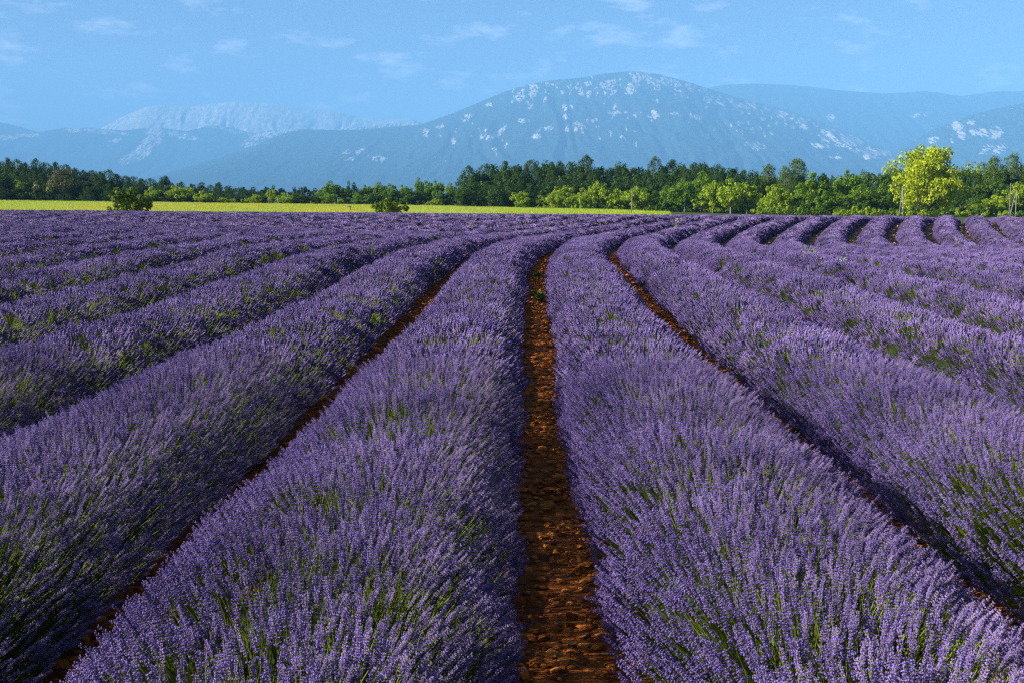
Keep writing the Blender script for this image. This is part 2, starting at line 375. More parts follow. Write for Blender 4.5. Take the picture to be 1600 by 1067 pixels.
# ------------------------------------------------------------------ lavender: one spike, and tufts of them
M_STEM = leafy('lavender_stem', (0.045, 0.07, 0.006), (0.175, 0.215, 0.018), 0.06, rand='plant')
M_CALYX = leafy('lavender_calyx', (0.034, 0.024, 0.053), (0.235, 0.172, 0.265), 0.0, rand='plant')
M_PETAL = leafy('lavender_petal', (0.065, 0.042, 0.21), (0.21, 0.138, 0.52), 0.0, rand='plant')
M_LEAF = leafy('lavender_leaf', (0.03, 0.05, 0.018), (0.07, 0.09, 0.035), 0.2, rand='obj')
LAV = [M_STEM, M_CALYX, M_PETAL, M_LEAF]

def frame(d):
    d = Vector(d).normalized(); a = d.orthogonal().normalized(); return a, d.cross(a), d
def stem_curve(base, d, L, bend, rnd, n):
    """points of a stem from the base, bending a little upwards"""
    P = [Vector(base)]; dd = Vector(d).normalized()
    b = Vector((rnd.uniform(-1, 1), rnd.uniform(-1, 1), 0.3)) * bend
    for i in range(n):
        P.append(P[-1] + dd * (L / n)); dd = (dd + b / n).normalized()
    return P, dd
def spike(mb, base, d, L, lod, rnd, head=0.07, rad=0.0085):
    P, dd = stem_curve(base, d, L, 0.18, rnd, {0: 4, 1: 2, 2: 1, 3: 1}[lod])
    a, b, t = frame(dd); o = P[-1] - dd * head * 0.25
    r = {0: 0.0011, 1: 0.0014, 2: 0.002, 3: 0.004}[lod]
    if lod <= 1: mb.tube(P, [r] * len(P), 3, 0, cap=False)
    else:
        s = Vector((rnd.uniform(-1, 1), rnd.uniform(-1, 1), 0)).normalized() * r
        mb.add([P[0] - s, P[0] + s, P[-1] + s, P[-1] - s], [(0, 1, 2, 3)], 0)
    if lod == 0:
        nw = rnd.randint(7, 9)
        for w in range(nw):
            f = w / (nw - 1); z = -0.004 + f * head
            if w == 0: z -= rnd.uniform(0.004, 0.018)
            rr = rad * (0.55 + 0.75 * math.sin(math.pi * min(1, 0.25 + 0.72 * f))) * rnd.uniform(0.85, 1.15)
            nf = 6 if f < 0.85 else 4
            ph = rnd.uniform(0, 6.28)
            for k in range(nf):
                an = ph + 6.2832 * k / nf + rnd.uniform(-.25, .25)
                q = a * math.cos(an) + b * math.sin(an)
                ax = (q * rnd.uniform(0.40, 0.75) + t * rnd.uniform(0.7, 1.1)).normalized()
                ll = rnd.uniform(0.006, 0.0088); c = o + t * z + q * rr * 0.25
                u, v2, _ = frame(ax); wv = 0.0022
                e = c + ax * ll; mid = c + ax * ll * 0.6
                mb.add([c, mid + u * wv, mid - u * wv * 0.5 + v2 * wv * 0.87, mid - u * wv * 0.5 - v2 * wv * 0.87, e],
                       [(0, 2, 1), (0, 3, 2), (0, 1, 3), (1, 2, 4), (2, 3, 4), (3, 1, 4)], 1)
                if rnd.random() < 0.33:
                    s = rnd.uniform(0.0026, 0.0038); e2 = e + ax * 0.001
                    mb.add([e2 + u * s, e2 + v2 * s, e2 - u * s, e2 - v2 * s, e2 + ax * 0.003], [(0, 1, 4), (1, 2, 4), (2, 3, 4), (3, 0, 4)], 2)
    else:
        n, rings = {1: (5, 7), 2: (4, 4), 3: (3, 3)}[lod]
        fat = {1: 1.0, 2: 1.25, 3: 1.5}[lod]; V = []; Fc = []
        for i in range(rings):
            f = i / (rings - 1); z = f * head
            rr = rad * fat * (0.45 + 0.75 * math.sin(math.pi * min(1, 0.22 + 0.76 * f))) * (1.22 if i % 2 else 0.72) * rnd.uniform(0.85, 1.15)
            ph = 0.6 * i
            for k in range(n):
                an = ph + 6.2832 * k / n; V.append(o + t * (z + rnd.uniform(-.004, .004)) + (a * math.cos(an) + b * math.sin(an)) * rr * rnd.uniform(0.75, 1.25))
        V.append(o + t * (head + 0.006))
        m_idx = []
        for i in range(rings - 1):
            for k in range(n): Fc.append((i * n + k, i * n + (k + 1) % n, (i + 1) * n + (k + 1) % n, (i + 1) * n + k))
        for k in range(n): Fc.append(((rings - 1) * n + k, (rings - 1) * n + (k + 1) % n, rings * n))
        base_i = len(mb.v); mb.v += [tuple(p) for p in V]
        for f in Fc:
            mb.f.append(tuple(i + base_i for i in f)); mb.m.append(2 if rnd.random() < 0.36 else 1)
def bare_stems(mb, n, L, rnd, wide):
    for _ in range(n):
        a = rnd.uniform(0, 6.28); r = rnd.uniform(0, wide)
        d = Vector((math.cos(a) * r * 6 + rnd.uniform(-.12, .12), math.sin(a) * r * 6 + rnd.uniform(-.12, .12), 1))
        P, dd = stem_curve((math.cos(a) * r, math.sin(a) * r, 0), d, L * rnd.uniform(0.6, 1.0), 0.15, rnd, 2)
        mb.tube(P, [0.0017, 0.0014, 0.0006], 3, 0, cap=False)
def leaf_tuft(mb, n, L, rnd, wide):
    for _ in range(n):
        a = rnd.uniform(0, 6.28); r = rnd.uniform(0, wide)
        d = Vector((math.cos(a) * rnd.uniform(0.1, 0.9), math.sin(a) * rnd.uniform(0.1, 0.9), 1)).normalized()
        p = Vector((math.cos(a) * r, math.sin(a) * r, 0)); u, v2, _ = frame(d); ll = L * rnd.uniform(0.5, 1); w = 0.006
        mb.add([p, p + d * ll * 0.5 + u * w, p + d * ll, p + d * ll * 0.5 - u * w], [(0, 1, 2, 3)], 3)

LEN = 0.23
protos = []
rnd = random.Random(11)
for i in range(8):                                   # 0-7 single spikes, close by
    mb = MB(); spike(mb, (0, 0, 0), (rnd.uniform(-.08, .08), rnd.uniform(-.08, .08), 1), LEN, 0, rnd, rnd.uniform(0.046, 0.076), rnd.uniform(0.0054, 0.0068))
    protos.append(mb.mesh('lavender_spike', LAV))
for i in range(3):                                   # 8-10 bare green stems and leaves, close by
    mb = MB(); bare_stems(mb, 7, LEN * 1.0, rnd, 0.025); leaf_tuft(mb, 6, 0.12, rnd, 0.03); protos.append(mb.mesh('lavender_stems', LAV))
def tuft(n, wide, lod, nb, hs=1.0):
    mb = MB()
    for _ in range(n):
        a = rnd.uniform(0, 6.28); r = wide * math.sqrt(rnd.random())
        p = (math.cos(a) * r, math.sin(a) * r, rnd.uniform(-.03, .03))
        d = (math.cos(a) * r * 1.1 + rnd.uniform(-.12, .12), math.sin(a) * r * 1.1 + rnd.uniform(-.12, .12), 1)
        spike(mb, p, d, LEN * rnd.uniform(0.86, 1.08), lod, rnd, rnd.uniform(0.042, 0.068) * (1 if lod < 3 else 1.25) * hs, rnd.uniform(0.0052, 0.0066) * (1 if lod < 2 else 1.15 if lod < 3 else 1.25))
    if nb: bare_stems(mb, nb, LEN * 0.9, rnd, wide * 0.6)
    return mb.mesh('lavender_tuft', LAV)
for i in range(6): protos.append(tuft(10, 0.055, 1, i % 3 == 0))       # 11-16
for i in range(5): protos.append(tuft(20, 0.075, 2, 0))       # 17-21
for i in range(5): protos.append(tuft(34, 0.12, 3, 0, 1.0)) # 22-26
LAV_GROUP = proto_collection('lavender', protos)

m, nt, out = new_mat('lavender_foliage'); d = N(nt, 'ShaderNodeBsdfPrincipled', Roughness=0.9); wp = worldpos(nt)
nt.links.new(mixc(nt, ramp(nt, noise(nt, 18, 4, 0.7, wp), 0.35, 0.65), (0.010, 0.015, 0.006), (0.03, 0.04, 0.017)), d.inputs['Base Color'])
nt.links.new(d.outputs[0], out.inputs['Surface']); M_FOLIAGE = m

H0, HW0 = 0.565, 0.775
def row_hw(k, s, side):
    q_ = 1 - 0.6 * sstep(28, 50, s); w = HW0 * (1 + q_ * 0.045 * vnoise(s * 0.55, side * 3.0 + k * 9.1, 71) + q_ * 0.035 * vnoise(s * 1.7, side * 5.0 + k * 4.3, 72))
    w = w * (1 - 0.10 * sstep(36, 52, s))
    if k < 0: w = w * (1 + 0.03 * (side > 0) * sstep(40, 10, s))
    if k == 1: w = w * (1 + 0.05 * (side > 0) * sstep(40, 10, s))
    if k > 1: w = w * (1 + 0.05 * sstep(40, 10, s))
    if k == 0: w = w * (1 + 0.04 * (side < 0) - 0.03 * (side > 0))
    if k == 0: w = w * (1 + 0.13 * (side < 0) * sstep(9, 3.5, s))
    if k == 1: w = w * (1 - 0.10 * (side < 0) * sstep(9, 4, s))
    return w
def row_h(k, s): return H0 * (1 - 0.09 * sstep(25, 45, s)) * (1 + 0.05 * vnoise(s * 0.6, k * 7.7, 73) + 0.045 * vnoise(s * 1.9, k * 3.9, 74))
TH = np.linspace(-0.985, 0.985, 61)
_zp = (1 - np.abs(TH) ** 3.1) ** 0.60
_arc = np.concatenate([[0], np.cumsum(np.hypot(np.diff(TH) * HW0, np.diff(_zp) * H0))]); ARC = _arc[-1]

def row_frame(k, s):
    X = C0 + SP * (k - 0.5) + row_shift(s); t = row_tan(np.maximum(s, 0)); n = 1 / np.sqrt(1 + t * t)
    return X, n, t * n          # centre, and the lateral unit vector (n, -t*n)

def in_view(X, Y, margin=1.6):
    return (Y > 1.2) & (np.abs(X) < 0.4445 * np.maximum(Y, 0) * 1.04 + margin)

ORD = ['first', 'second', 'third', 'fourth', 'fifth', 'sixth', 'seventh', 'eighth', 'ninth', 'tenth', 'eleventh', 'twelfth', 'thirteenth', 'fourteenth']
Y_END = 102.0
n_inst = 0
for k in range(-45, 17):
    ss = np.arange(-1.0, Y_END, 0.5)
    X, n, tn = row_frame(k, ss)
    ok = in_view(X, ss, 3.0) | (ss < 5) * (np.abs(X) < 4)
    if ok.sum() < 6: continue
    s_lo, s_hi = ss[ok].min(), ss[ok].max()
    if k == 0: lab = 'lavender row just left of the bare red earth path, nearest flowers at bottom'
    elif k == 1: lab = 'lavender row just right of the bare red earth path'
    elif k < 0 and -k < 9: lab = '%s lavender row to the left of the bare red earth path' % ORD[-k]
    elif 1 < k < 14: lab = '%s lavender row to the right of the bare red earth path' % ORD[k - 1]
    elif k < 0: lab = 'one of the far lavender rows merging into purple below the yellow field'
    else: lab = 'lavender row at the far right edge, beyond the thirteenth right of the path'
    sm = 0.5 * (s_lo + s_hi); xm = float(row_frame(k, np.array([sm]))[0][0])
    base = Vector((xm, sm, float(gz(xm, max(sm, 0)))))
    root = thing('lavender_row', base, lab, 'lavender row', 'lavender rows in the field')
    b0 = np.array(base)
    # leafy mound
    dsm = 0.3 if s_lo < 20 else 0.8
    s = np.arange(s_lo, s_hi, dsm); th = np.linspace(-1, 1, 11)
    X, n, tn = row_frame(k, s); S, T = np.meshgrid(s, th, indexing='ij')
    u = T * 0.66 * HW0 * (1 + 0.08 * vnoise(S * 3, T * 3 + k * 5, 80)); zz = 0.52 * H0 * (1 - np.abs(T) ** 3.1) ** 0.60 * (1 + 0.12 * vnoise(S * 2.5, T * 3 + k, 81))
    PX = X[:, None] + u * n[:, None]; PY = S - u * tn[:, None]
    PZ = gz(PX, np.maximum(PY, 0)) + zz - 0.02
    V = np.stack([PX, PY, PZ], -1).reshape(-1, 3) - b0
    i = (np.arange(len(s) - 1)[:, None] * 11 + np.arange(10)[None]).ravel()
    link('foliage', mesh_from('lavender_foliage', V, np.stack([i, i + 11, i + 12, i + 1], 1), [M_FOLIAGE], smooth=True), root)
    # flower spikes, thinned with distance
    P_all = []; R_all = []; S_all = []; I_all = []
    zones = [(-1, 9.5, 760, 1, (0, 8)), (9.5, 22, 680, 10, (11, 17)), (22, 46, 640, 20, (17, 22)), (46, Y_END, 480, 34, (22, 27))]
    for (a, b, dens, per, (i0, i1)) in zones:
        lo, hi = max(a, s_lo), min(b, s_hi)
        if hi <= lo: continue
        cnt = int((hi - lo) * ARC * dens / per)
        s = rng.uniform(max(lo - .12 * a, s_lo) if a > 0 else lo, min(hi + .12 * b, s_hi), cnt); q = rng.uniform(0, ARC, cnt)
        if a > 0: s = s[rng.random(cnt) < sstep(a * .86, a * 1.12, s)]
        s = s[rng.random(len(s)) < 1 - sstep(b * .88, b * 1.12, s)] if b < Y_END else s
        q = q[:len(s)]
        th = np.interp(q, _arc, TH)
        X, n, tn = row_frame(k, s)
        keep = in_view(X, s, 1.8)
        s, th, X, n, tn = s[keep], th[keep], X[keep], n[keep], tn[keep]; cnt = len(s)
        if not cnt: continue
        wid = {1: 0.015, 10: 0.05, 20: 0.07, 34: 0.11}[per]; hw = row_hw(k, s, np.sign(th)) - wid * 0.75; hh = row_h(k, s) - wid * 0.12
        u = th * hw; z = hh * (1 - np.abs(th) ** 3.1) ** 0.60
        sc_ = rng.uniform(0.88, 1.12, cnt) * (1.0 if per == 1 else 1.0)
        lat = 1.25 * np.sign(th) * np.abs(th) ** 1.5 + rng.normal(0, 0.12, cnt)
        alo = rng.normal(0, 0.14, cnt)
        d = np.stack([n * lat + tn * alo, -tn * lat + n * alo, np.ones(cnt)], -1)
        if per > 1: d[:, :2] *= 0.92
        d /= np.linalg.norm(d, axis=1)[:, None]
        tipx = X + u * n; tipy = s - u * tn; tipz = gz(tipx, np.maximum(tipy, 0)) + z
        P = np.stack([tipx, tipy, tipz], -1) - d * ((LEN + (0.035 if per == 1 else 0.07)) * sc_ - rng.normal(0.0, 0.018, cnt))[:, None]
        g = gz(P[:, 0], np.maximum(P[:, 1], 0)) + 0.015
        P[:, 2] = np.maximum(P[:, 2], g)
        pick = rng.integers(i0, i1, cnt)
        if per == 1:      # some plants are thin in flower and show their green stems
            thin = fbm(tipx * 1.3, tipy * 1.3, 90, 3) + rng.normal(0, 0.16, cnt)
            bare = (thin > 0.40) & (rng.random(cnt) < 0.45)
            pick[bare] = rng.integers(8, 11, bare.sum())
        P_all.append(P - b0); I_all.append(pick)
        R_all.append(np.stack([np.zeros(cnt), np.arccos(np.clip(d[:, 2], -1, 1)), np.arctan2(d[:, 1], d[:, 0])], -1))
        S_all.append(sc_)
    if P_all:
        P = np.concatenate(P_all); n_inst += len(P)
        scatter('flower_spikes', P, np.concatenate(R_all), np.concatenate(S_all), np.concatenate(I_all), LAV_GROUP, root)
print('lavender instances', n_inst)

# ------------------------------------------------------------------ clods, stones and weeds between the rows
def lump(seed, mat, name, flat=0.7):
    r = random.Random(seed); V = []; Fc = []
    n, m_ = 6, 4
    for i in range(1, m_):
        a = math.pi * i / m_
        for k in range(n):
            b = 2 * math.pi * (k + 0.5 * (i % 2)) / n; q = r.uniform(0.72, 1.2)
            V.append((math.sin(a) * math.cos(b) * q, math.sin(a) * math.sin(b) * q, math.cos(a) * q * flat))
    V += [(0, 0, flat * r.uniform(.7, 1)), (0, 0, -flat)]
    for k in range(n):
        Fc.append((len(V) - 2, k, (k + 1) % n)); Fc.append((len(V) - 1, (m_ - 2) * n + (k + 1) % n, (m_ - 2) * n + k))
    for i in range(m_ - 2):
        for k in range(n): Fc.append((i * n + k, (i + 1) * n + k, (i + 1) * n + (k + 1) % n, i * n + (k + 1) % n))
    return mesh_from(name, V, Fc, [mat])
m, nt, out = new_mat('soil_clod'); d = N(nt, 'ShaderNodeBsdfPrincipled', Roughness=0.9); oi = N(nt, 'ShaderNodeObjectInfo')
c = mixc(nt, oi.outputs['Random'], (0.12, 0.03, 0.005), (0.52, 0.16, 0.028)); nt.links.new(c, d.inputs['Base Color'])
bp = N(nt, 'ShaderNodeBump', Strength=0.7, Distance=0.01); nt.links.new(noise(nt, 70, 4, 0.7, worldpos(nt)), bp.inputs['Height']); nt.links.new(bp.outputs[0], d.inputs['Normal'])
nt.links.new(d.outputs[0], out.inputs['Surface']); M_CLOD = m
m, nt, out = new_mat('pale_stone'); d = N(nt, 'ShaderNodeBsdfPrincipled', Roughness=0.85); oi = N(nt, 'ShaderNodeObjectInfo')
nt.links.new(mixc(nt, oi.outputs['Random'], (0.26, 0.16, 0.09), (0.38, 0.27, 0.17)), d.inputs['Base Color']); nt.links.new(d.outputs[0], out.inputs['Surface']); M_STONE = m
CLOD_GROUP = proto_collection('soil_lump', [lump(i, M_CLOD, 'clod', 0.6) for i in range(5)] + [lump(20 + i, M_STONE, 'stone', 0.7) for i in range(3)])

def gap_points(k, lo, hi, dens, wide):
    cnt = int((hi - lo) * 2 * wide * dens)
    s = rng.uniform(lo, hi, cnt); u = rng.uniform(-wide, wide, cnt)
    X = C0 + SP * (k - 1) + row_shift(s); t = row_tan(s); n = 1 / np.sqrt(1 + t * t)
    x = X + u * n; y = s - u * t * n
    return x, y
PP = []; SS = []; II = []
for k in range(-3, 5):           # gap k lies left of row k
    for lo, hi, dens, smin, smax in ((2.5, 12, 700, 0.004, 0.036), (12, 34, 200, 0.010, 0.05)):
        if k not in (1, 2, 0) and lo > 10: continue
        x, y = gap_points(k, lo, hi, dens if k in (0, 1, 2) else dens * 0.5, 0.36)
        kp = in_view(x, y, 0.8); x, y = x[kp], y[kp]
        sz = smin + (smax - smin) * rng.random(len(x)) ** 3.0
        PP.append(np.stack([x, y, soil_z(x, y) + sz * 0.15], -1)); SS.append(sz); II.append(rng.integers(0, 5, len(x)))
P = np.concatenate(PP); cnt = len(P); S = np.concatenate(SS)
scatter('soil_clods', P, np.stack([rng.uniform(-.3, .3, cnt), rng.uniform(-.3, .3, cnt), rng.uniform(0, 6.28, cnt)], -1),
        np.stack([S * rng.uniform(0.8, 1.6, cnt), S, S * rng.uniform(0.6, 1.1, cnt)], -1), np.concatenate(II), CLOD_GROUP)
PP = []
for k in range(5, 15):
    x, y = gap_points(k, 44, 70, 6, 0.28); PP.append(np.stack([x, y, gz(x, y) + 0.02], -1))
P = np.concatenate(PP); cnt = len(P)
scatter('pale_stones', P, np.stack([np.zeros(cnt), np.zeros(cnt), rng.uniform(0, 6.28, cnt)], -1), rng.uniform(0.03, 0.10, cnt), rng.integers(5, 8, cnt), CLOD_GROUP)

def at(px, py_or_none, Y): return (px - 800) / F * Y
# the single ochre stone between two rows on the right
x, y = C0 + SP + 0.0 + float(row_shift(5.3)), 5.35
m, nt, out = new_mat('ochre_stone'); d = N(nt, 'ShaderNodeBsdfPrincipled', Roughness=0.8)
nt.links.new(mixc(nt, noise(nt, 40, 4, 0.6, worldpos(nt)), (0.42, 0.17, 0.06), (0.62, 0.32, 0.14)), d.inputs['Base Color']); nt.links.new(d.outputs[0], out.inputs['Surface'])
o = link('stone', lump(77, m, 'stone', 0.6), loc=(x - 0.04, y, float(gz(x, y)) + 0.03)); o.scale = (0.055, 0.045, 0.05)
tag(o, 'small ochre stone lying in the gap beside the second row right of the path', 'stone')

M_WEED = leafy('weed_leaf', (0.05, 0.11, 0.012), (0.13, 0.20, 0.03), 0.35)
M_STRAW = leafy('dry_stalk', (0.34, 0.32, 0.14), (0.48, 0.45, 0.24), 0.2)
M_MULLEIN = leafy('grey_green_leaf', (0.16, 0.24, 0.10), (0.26, 0.34, 0.16), 0.3)
def weed(px, Y, x, z, h, wide, mat, label, seed, n=26):
    r = random.Random(seed); t = thing('weed', (x, Y, z), label, 'weed', 'weeds among the lavender')
    a, b = MB(), MB()
    for i in range(5):
        an = r.uniform(0, 6.28); q = r.uniform(0.1, 0.5) * wide
        P = [(0, 0, 0), (math.cos(an) * q * .5, math.sin(an) * q * .5, h * .5), (math.cos(an) * q, math.sin(an) * q, h * r.uniform(.7, 1))]
        a.tube(P, [h * .012, h * .009, h * .004], 4)
        for j in range(n // 5):
            f = r.uniform(0.15, 1); c = Vector(P[0]).lerp(Vector(P[2]), f); an2 = r.uniform(0, 6.28)
            d = Vector((math.cos(an2), math.sin(an2), r.uniform(.2, .9))).normalized(); u, v2, _ = frame(d); ll = wide * r.uniform(.2, .45); w = ll * .22
            b.add([c, c + d * ll * .5 + u * w, c + d * ll, c + d * ll * .5 - u * w], [(0, 1, 2, 3)])
    link('stalk', a.mesh('weed_stalk', [mat]), t); link('leaf', b.mesh('weed_leaves', [mat]), t)['kind'] = 'stuff'
def gap_xy(k, s, u=0.0): return C0 + SP * (k - 1) + float(row_shift(s)) + u, s
for (k, s, u, h, w, mat, lab) in [(1, 19.5, 0.02, 0.16, 0.34, M_WEED, 'leafy green weed across the red path, farther of the two patches'),
                                  (1, 24.5, -0.05, 0.12, 0.28, M_WEED, 'low green weed on the red path where it narrows'),
                                  (1, 4.45, 0.03, 0.03, 0.09, M_WEED, 'small green weed on the red path at the bottom edge'),
                                  ]:
    x, y = gap_xy(k, s, u); weed(0, y, x, float(gz(x, y)), h, w, mat, lab, int(s * 10 + u * 100), 40 if w > .2 else 26)
for (px, Y, top, w, mat, lab) in [(658, 46, 360, 0.20, M_MULLEIN, 'yellow green stalk standing out of the left lavender'),
                                  (739, 50, 352, 0.16, M_STRAW, 'straw coloured stalk standing out of the lavender left of the pole'),
                                  (1056, 58, 340, 0.22, M_STRAW, 'dry straw stalk leaning out of the lavender right of the pole'),
                                  (1258, 29, 389, 0.55, M_MULLEIN, 'grey green leafy weed in front of the open furrows on the right'),
                                  (1310, 24, 408, 0.35, M_MULLEIN, 'smaller green weed in the right hand lavender below the furrows')]:
    x = (px - 800) / F * Y; z = float(gz(x, Y)); ht = CAM_H - (top - Y0) / F * Y - z
    weed(px, Y, x, z, max(ht, 0.6), w, mat, lab, px, 50)

# ------------------------------------------------------------------ yellow field beyond
m, nt, out = new_mat('yellow_field'); d = N(nt, 'ShaderNodeBsdfPrincipled', Roughness=0.9); wp = worldpos(nt)
c = mixc(nt, ramp(nt, noise(nt, 0.05, 4, 0.6, wp), 0.4, 0.6), (0.28, 0.35, 0.02), (0.40, 0.42, 0.03))
nt.links.new(c, d.inputs['Base Color']); nt.links.new(d.outputs[0], out.inputs['Surface'])
us = np.linspace(0, 1, 120); ys = np.arange(116, 338, 4.0)
UU, YY = np.meshgrid(us, ys); XX = (-0.52 + UU * (0.52 + 0.135 - 0.14 * np.clip((YY - 215) / 75, 0, 1))) * YY
V = np.stack([XX, YY, gz(XX, YY)], -1).reshape(-1, 3); nx, ny = len(us), len(ys)
i = (np.arange(ny - 1)[:, None] * nx + np.arange(nx - 1)[None]).ravel(); Fc = np.stack([i, i + 1, i + nx + 1, i + nx], 1)
link('yellow_field', mesh_from('yellow_field', V, Fc, [m], smooth=True), kind='structure')
M_WHEAT = leafy('yellow_grass', (0.31, 0.39, 0.045), (0.46, 0.50, 0.08), 0.4, rand='obj')
M_ORANGE = leafy('orange_seed_heads', (0.50, 0.34, 0.014), (0.55, 0.42, 0.02), 0.4, rand='obj')
M_GRASS = leafy('green_grass', (0.25, 0.38, 0.012), (0.38, 0.46, 0.02), 0.4, rand='obj')
def grass_tuft(mat, seed):
    r = random.Random(seed); b = MB()
    for i in range(26):
        x, y = r.uniform(-.7, .7), r.uniform(-.7, .7); h = r.uniform(.3, .62); a = r.uniform(0, 6.28); w = .06
        lx, ly = r.uniform(-.15, .15), r.uniform(-.15, .15); ca, sa = math.cos(a) * w, math.sin(a) * w
        b.add([(x - ca, y - sa, 0), (x + ca, y + sa, 0), (x + lx, y + ly, h)], [(0, 1, 2)])
    return b.mesh('grass_tuft', [mat])
GRASS_GROUP = proto_collection('grass', [grass_tuft(M_WHEAT, 1), grass_tuft(M_WHEAT, 2), grass_tuft(M_ORANGE, 3), grass_tuft(M_GRASS, 4)])
cnt = 30000
y = 150 + 186 * rng.random(cnt); x = (rng.uniform(-30, 1040, cnt) - 800) / F * y
kp = (x / y < 0.135 - 0.14 * np.clip((y - 215) / 75, 0, 1) + rng.normal(0, .008, cnt)); x, y = x[kp], y[kp]; cnt = len(x)
pk = rng.integers(0, 2, cnt); q = fbm(x / 25, y / 9, 301, 3) + rng.normal(0, .15, cnt)
pk[(q > 0.3) & (x < -25) & (x > -90)] = 2; pk[q < -0.3] = 3; pk[(x > -2) & (rng.random(cnt) < .5)] = 3
scatter('tall_grass', np.stack([x, y, gz(x, y)], -1), np.stack([np.zeros(cnt), np.zeros(cnt), rng.uniform(0, 6.28, cnt)], -1), rng.uniform(0.6, 1.2, cnt), pk, GRASS_GROUP)

# ------------------------------------------------------------------ trees
M_BARK = leafy('bark', (0.10, 0.075, 0.055), (0.17, 0.14, 0.11), 0)
def crown_mesh(centres, radii, flat, per, leaf, mat, seed, aspect=0.6, up=0.3, shell=0.35):
    r = np.random.default_rng(seed); V = []
    for c, rad in zip(centres, radii):
        n = max(8, int(per * rad / np.mean(radii)))
        d = r.normal(size=(n, 3)); d /= np.linalg.norm(d, axis=1)[:, None]
        q = (shell + (1 - shell) * r.random(n) ** 0.5)[:, None]
        p = c + d * q * rad * np.array([1, 1, flat])
        nn = d + r.normal(size=(n, 3)) * 0.55 + np.array([0, 0, up]); nn /= np.linalg.norm(nn, axis=1)[:, None]
        a = np.cross(nn, r.normal(size=(n, 3))); a /= np.linalg.norm(a, axis=1)[:, None] + 1e-9; b = np.cross(nn, a)
        s = (leaf * r.uniform(0.6, 1.3, n))[:, None]
        V.append(np.stack([p - a * s, p - b * s * aspect + nn * s * .12, p + a * s, p + b * s * aspect + nn * s * .12], 1))
    V = np.concatenate(V).reshape(-1, 3); Fc = np.arange(len(V)).reshape(-1, 4)
    return mesh_from('crown', V, Fc, [mat])
def trunk_mesh(h, r0, limbs, seed):
    b = MB(); r = random.Random(seed)
    pts = [(0, 0, -0.03)] + [(r.uniform(-.012, .012) * i, r.uniform(-.012, .012) * i, h * i / 4) for i in range(1, 5)]
    b.tube(pts, [r0 * 1.25, r0, r0 * .85, r0 * .65, r0 * .35], 7)
    for c in limbs:
        z = min(c[2] * r.uniform(.45, .75), h * .95); c = Vector(c)
        m_ = Vector((c.x * .45, c.y * .45, (z + c.z) / 2 + .01))
        b.tube([(0, 0, z), m_, c], [r0 * .4, r0 * .25, r0 * .1], 5)
    return b.mesh('trunk', [M_BARK])
def build_oak(seed, mat, wide=0.5, n=42, per=64, leaf=0.033, low=0.16, top=.95, big=1.0, lobe=.22):
    r = np.random.default_rng(seed); C = []; R = []
    while len(C) < n:
        d = r.normal(size=3); d /= np.linalg.norm(d); q = r.random() ** 0.4
        p = d * q * np.array([wide - .1, wide - .1, (0.98 - low) / 2 - .08]) + np.array([0, 0, (0.96 + low) / 2])
        lob = 1 + lobe * math.sin(3 * math.atan2(d[1], d[0]) + seed) + .1 * r.normal()
        p[:2] *= lob * (1.05 if p[2] < .6 else top)
        C.append(p); R.append(r.uniform(.075, .165) * big)
    C = np.array(C); R = np.array(R)
    C[:, 2] *= 0.97 / (C[:, 2] + R).max()
    return crown_mesh(C, R, 0.8, per, leaf, mat, seed), trunk_mesh(.62, .03, [tuple(c) for c in C[:9]], seed)
def build_pine(seed, mat, wide=0.24, n=90, per=60, leaf=0.022, low=0.05, pw=0.7):
    r = np.random.default_rng(seed); C = []; R = []
    for i in range(n):
        t = (i + r.random()) / n; a = i * 2.4 + r.random(); env = wide * (1 - t ** 2.4) ** pw * math.sqrt(r.random()) * 1.1 * (.75 + .25 * min(1, t * 4))
        C.append((env * math.cos(a), env * math.sin(a), low + (0.97 - low) * t)); R.append((.10 * (1 - t) + .075) * r.uniform(.8, 1.25))
    C = np.array(C); R = np.array(R); C[:, 2] *= .99 / (C[:, 2] + R * .6).max()
    return crown_mesh(C, R, 0.62, per, leaf, mat, seed, aspect=.34, up=.5, shell=.2), trunk_mesh(.93, .022, [tuple(c) for c in C[:12:2]], seed)
def build_shrub(seed, mat, n=26, per=60, leaf=0.035, wide=0.6):
    r = np.random.default_rng(seed); C = []; R = []
    for i in range(n):
        a = r.uniform(0, 6.28); q = r.random() ** .6 * wide; z = (0.18 + .62 * r.random()) * (1 - .45 * (q / wide) ** 2)
        C.append((q * math.cos(a), q * math.sin(a), z)); R.append(r.uniform(.12, .22))
    C = np.array(C); R = np.array(R); C[:, 2] *= .97 / (C[:, 2] + R * .9).max()
    return crown_mesh(C, R, 0.9, per, leaf, mat, seed), trunk_mesh(.4, .02, [tuple(c) for c in C[:10]], seed)

ML = lambda n, a, b, t=0.35: leafy(n, a, b, t)
M_PINE = ML('pine_needles', (0.012, 0.041, 0.004), (0.066, 0.125, 0.010), .25)
M_PINE2 = ML('sunlit_pine_needles', (0.045, 0.095, 0.006), (0.15, 0.215, 0.014), .4)  # lighter copy of the pine green, with sunlight put into the colour
M_OAK = ML('oak_leaves', (0.055, 0.13, 0.006), (0.20, 0.32, 0.018), .45)
M_OAK2 = ML('dark_oak_leaves', (0.024, 0.062, 0.005), (0.095, 0.17, 0.014), .4)
M_LIME = ML('light_green_leaves', (0.12, 0.215, 0.006), (0.38, 0.48, 0.018), .4)
M_BLUE = ML('grey_green_leaves', (0.022, 0.05, 0.02), (0.06, 0.10, 0.036))
M_YELLOW = ML('yellow_green_leaves', (0.22, 0.31, 0.008), (0.56, 0.61, 0.022), .45)
M_BROWN = ML('brownish_leaves', (0.055, 0.065, 0.02), (0.13, 0.125, 0.04), .25)
M_KHAKI = ML('pale_blossom_leaves', (0.07, 0.11, 0.015), (0.28, 0.30, 0.10), .35)
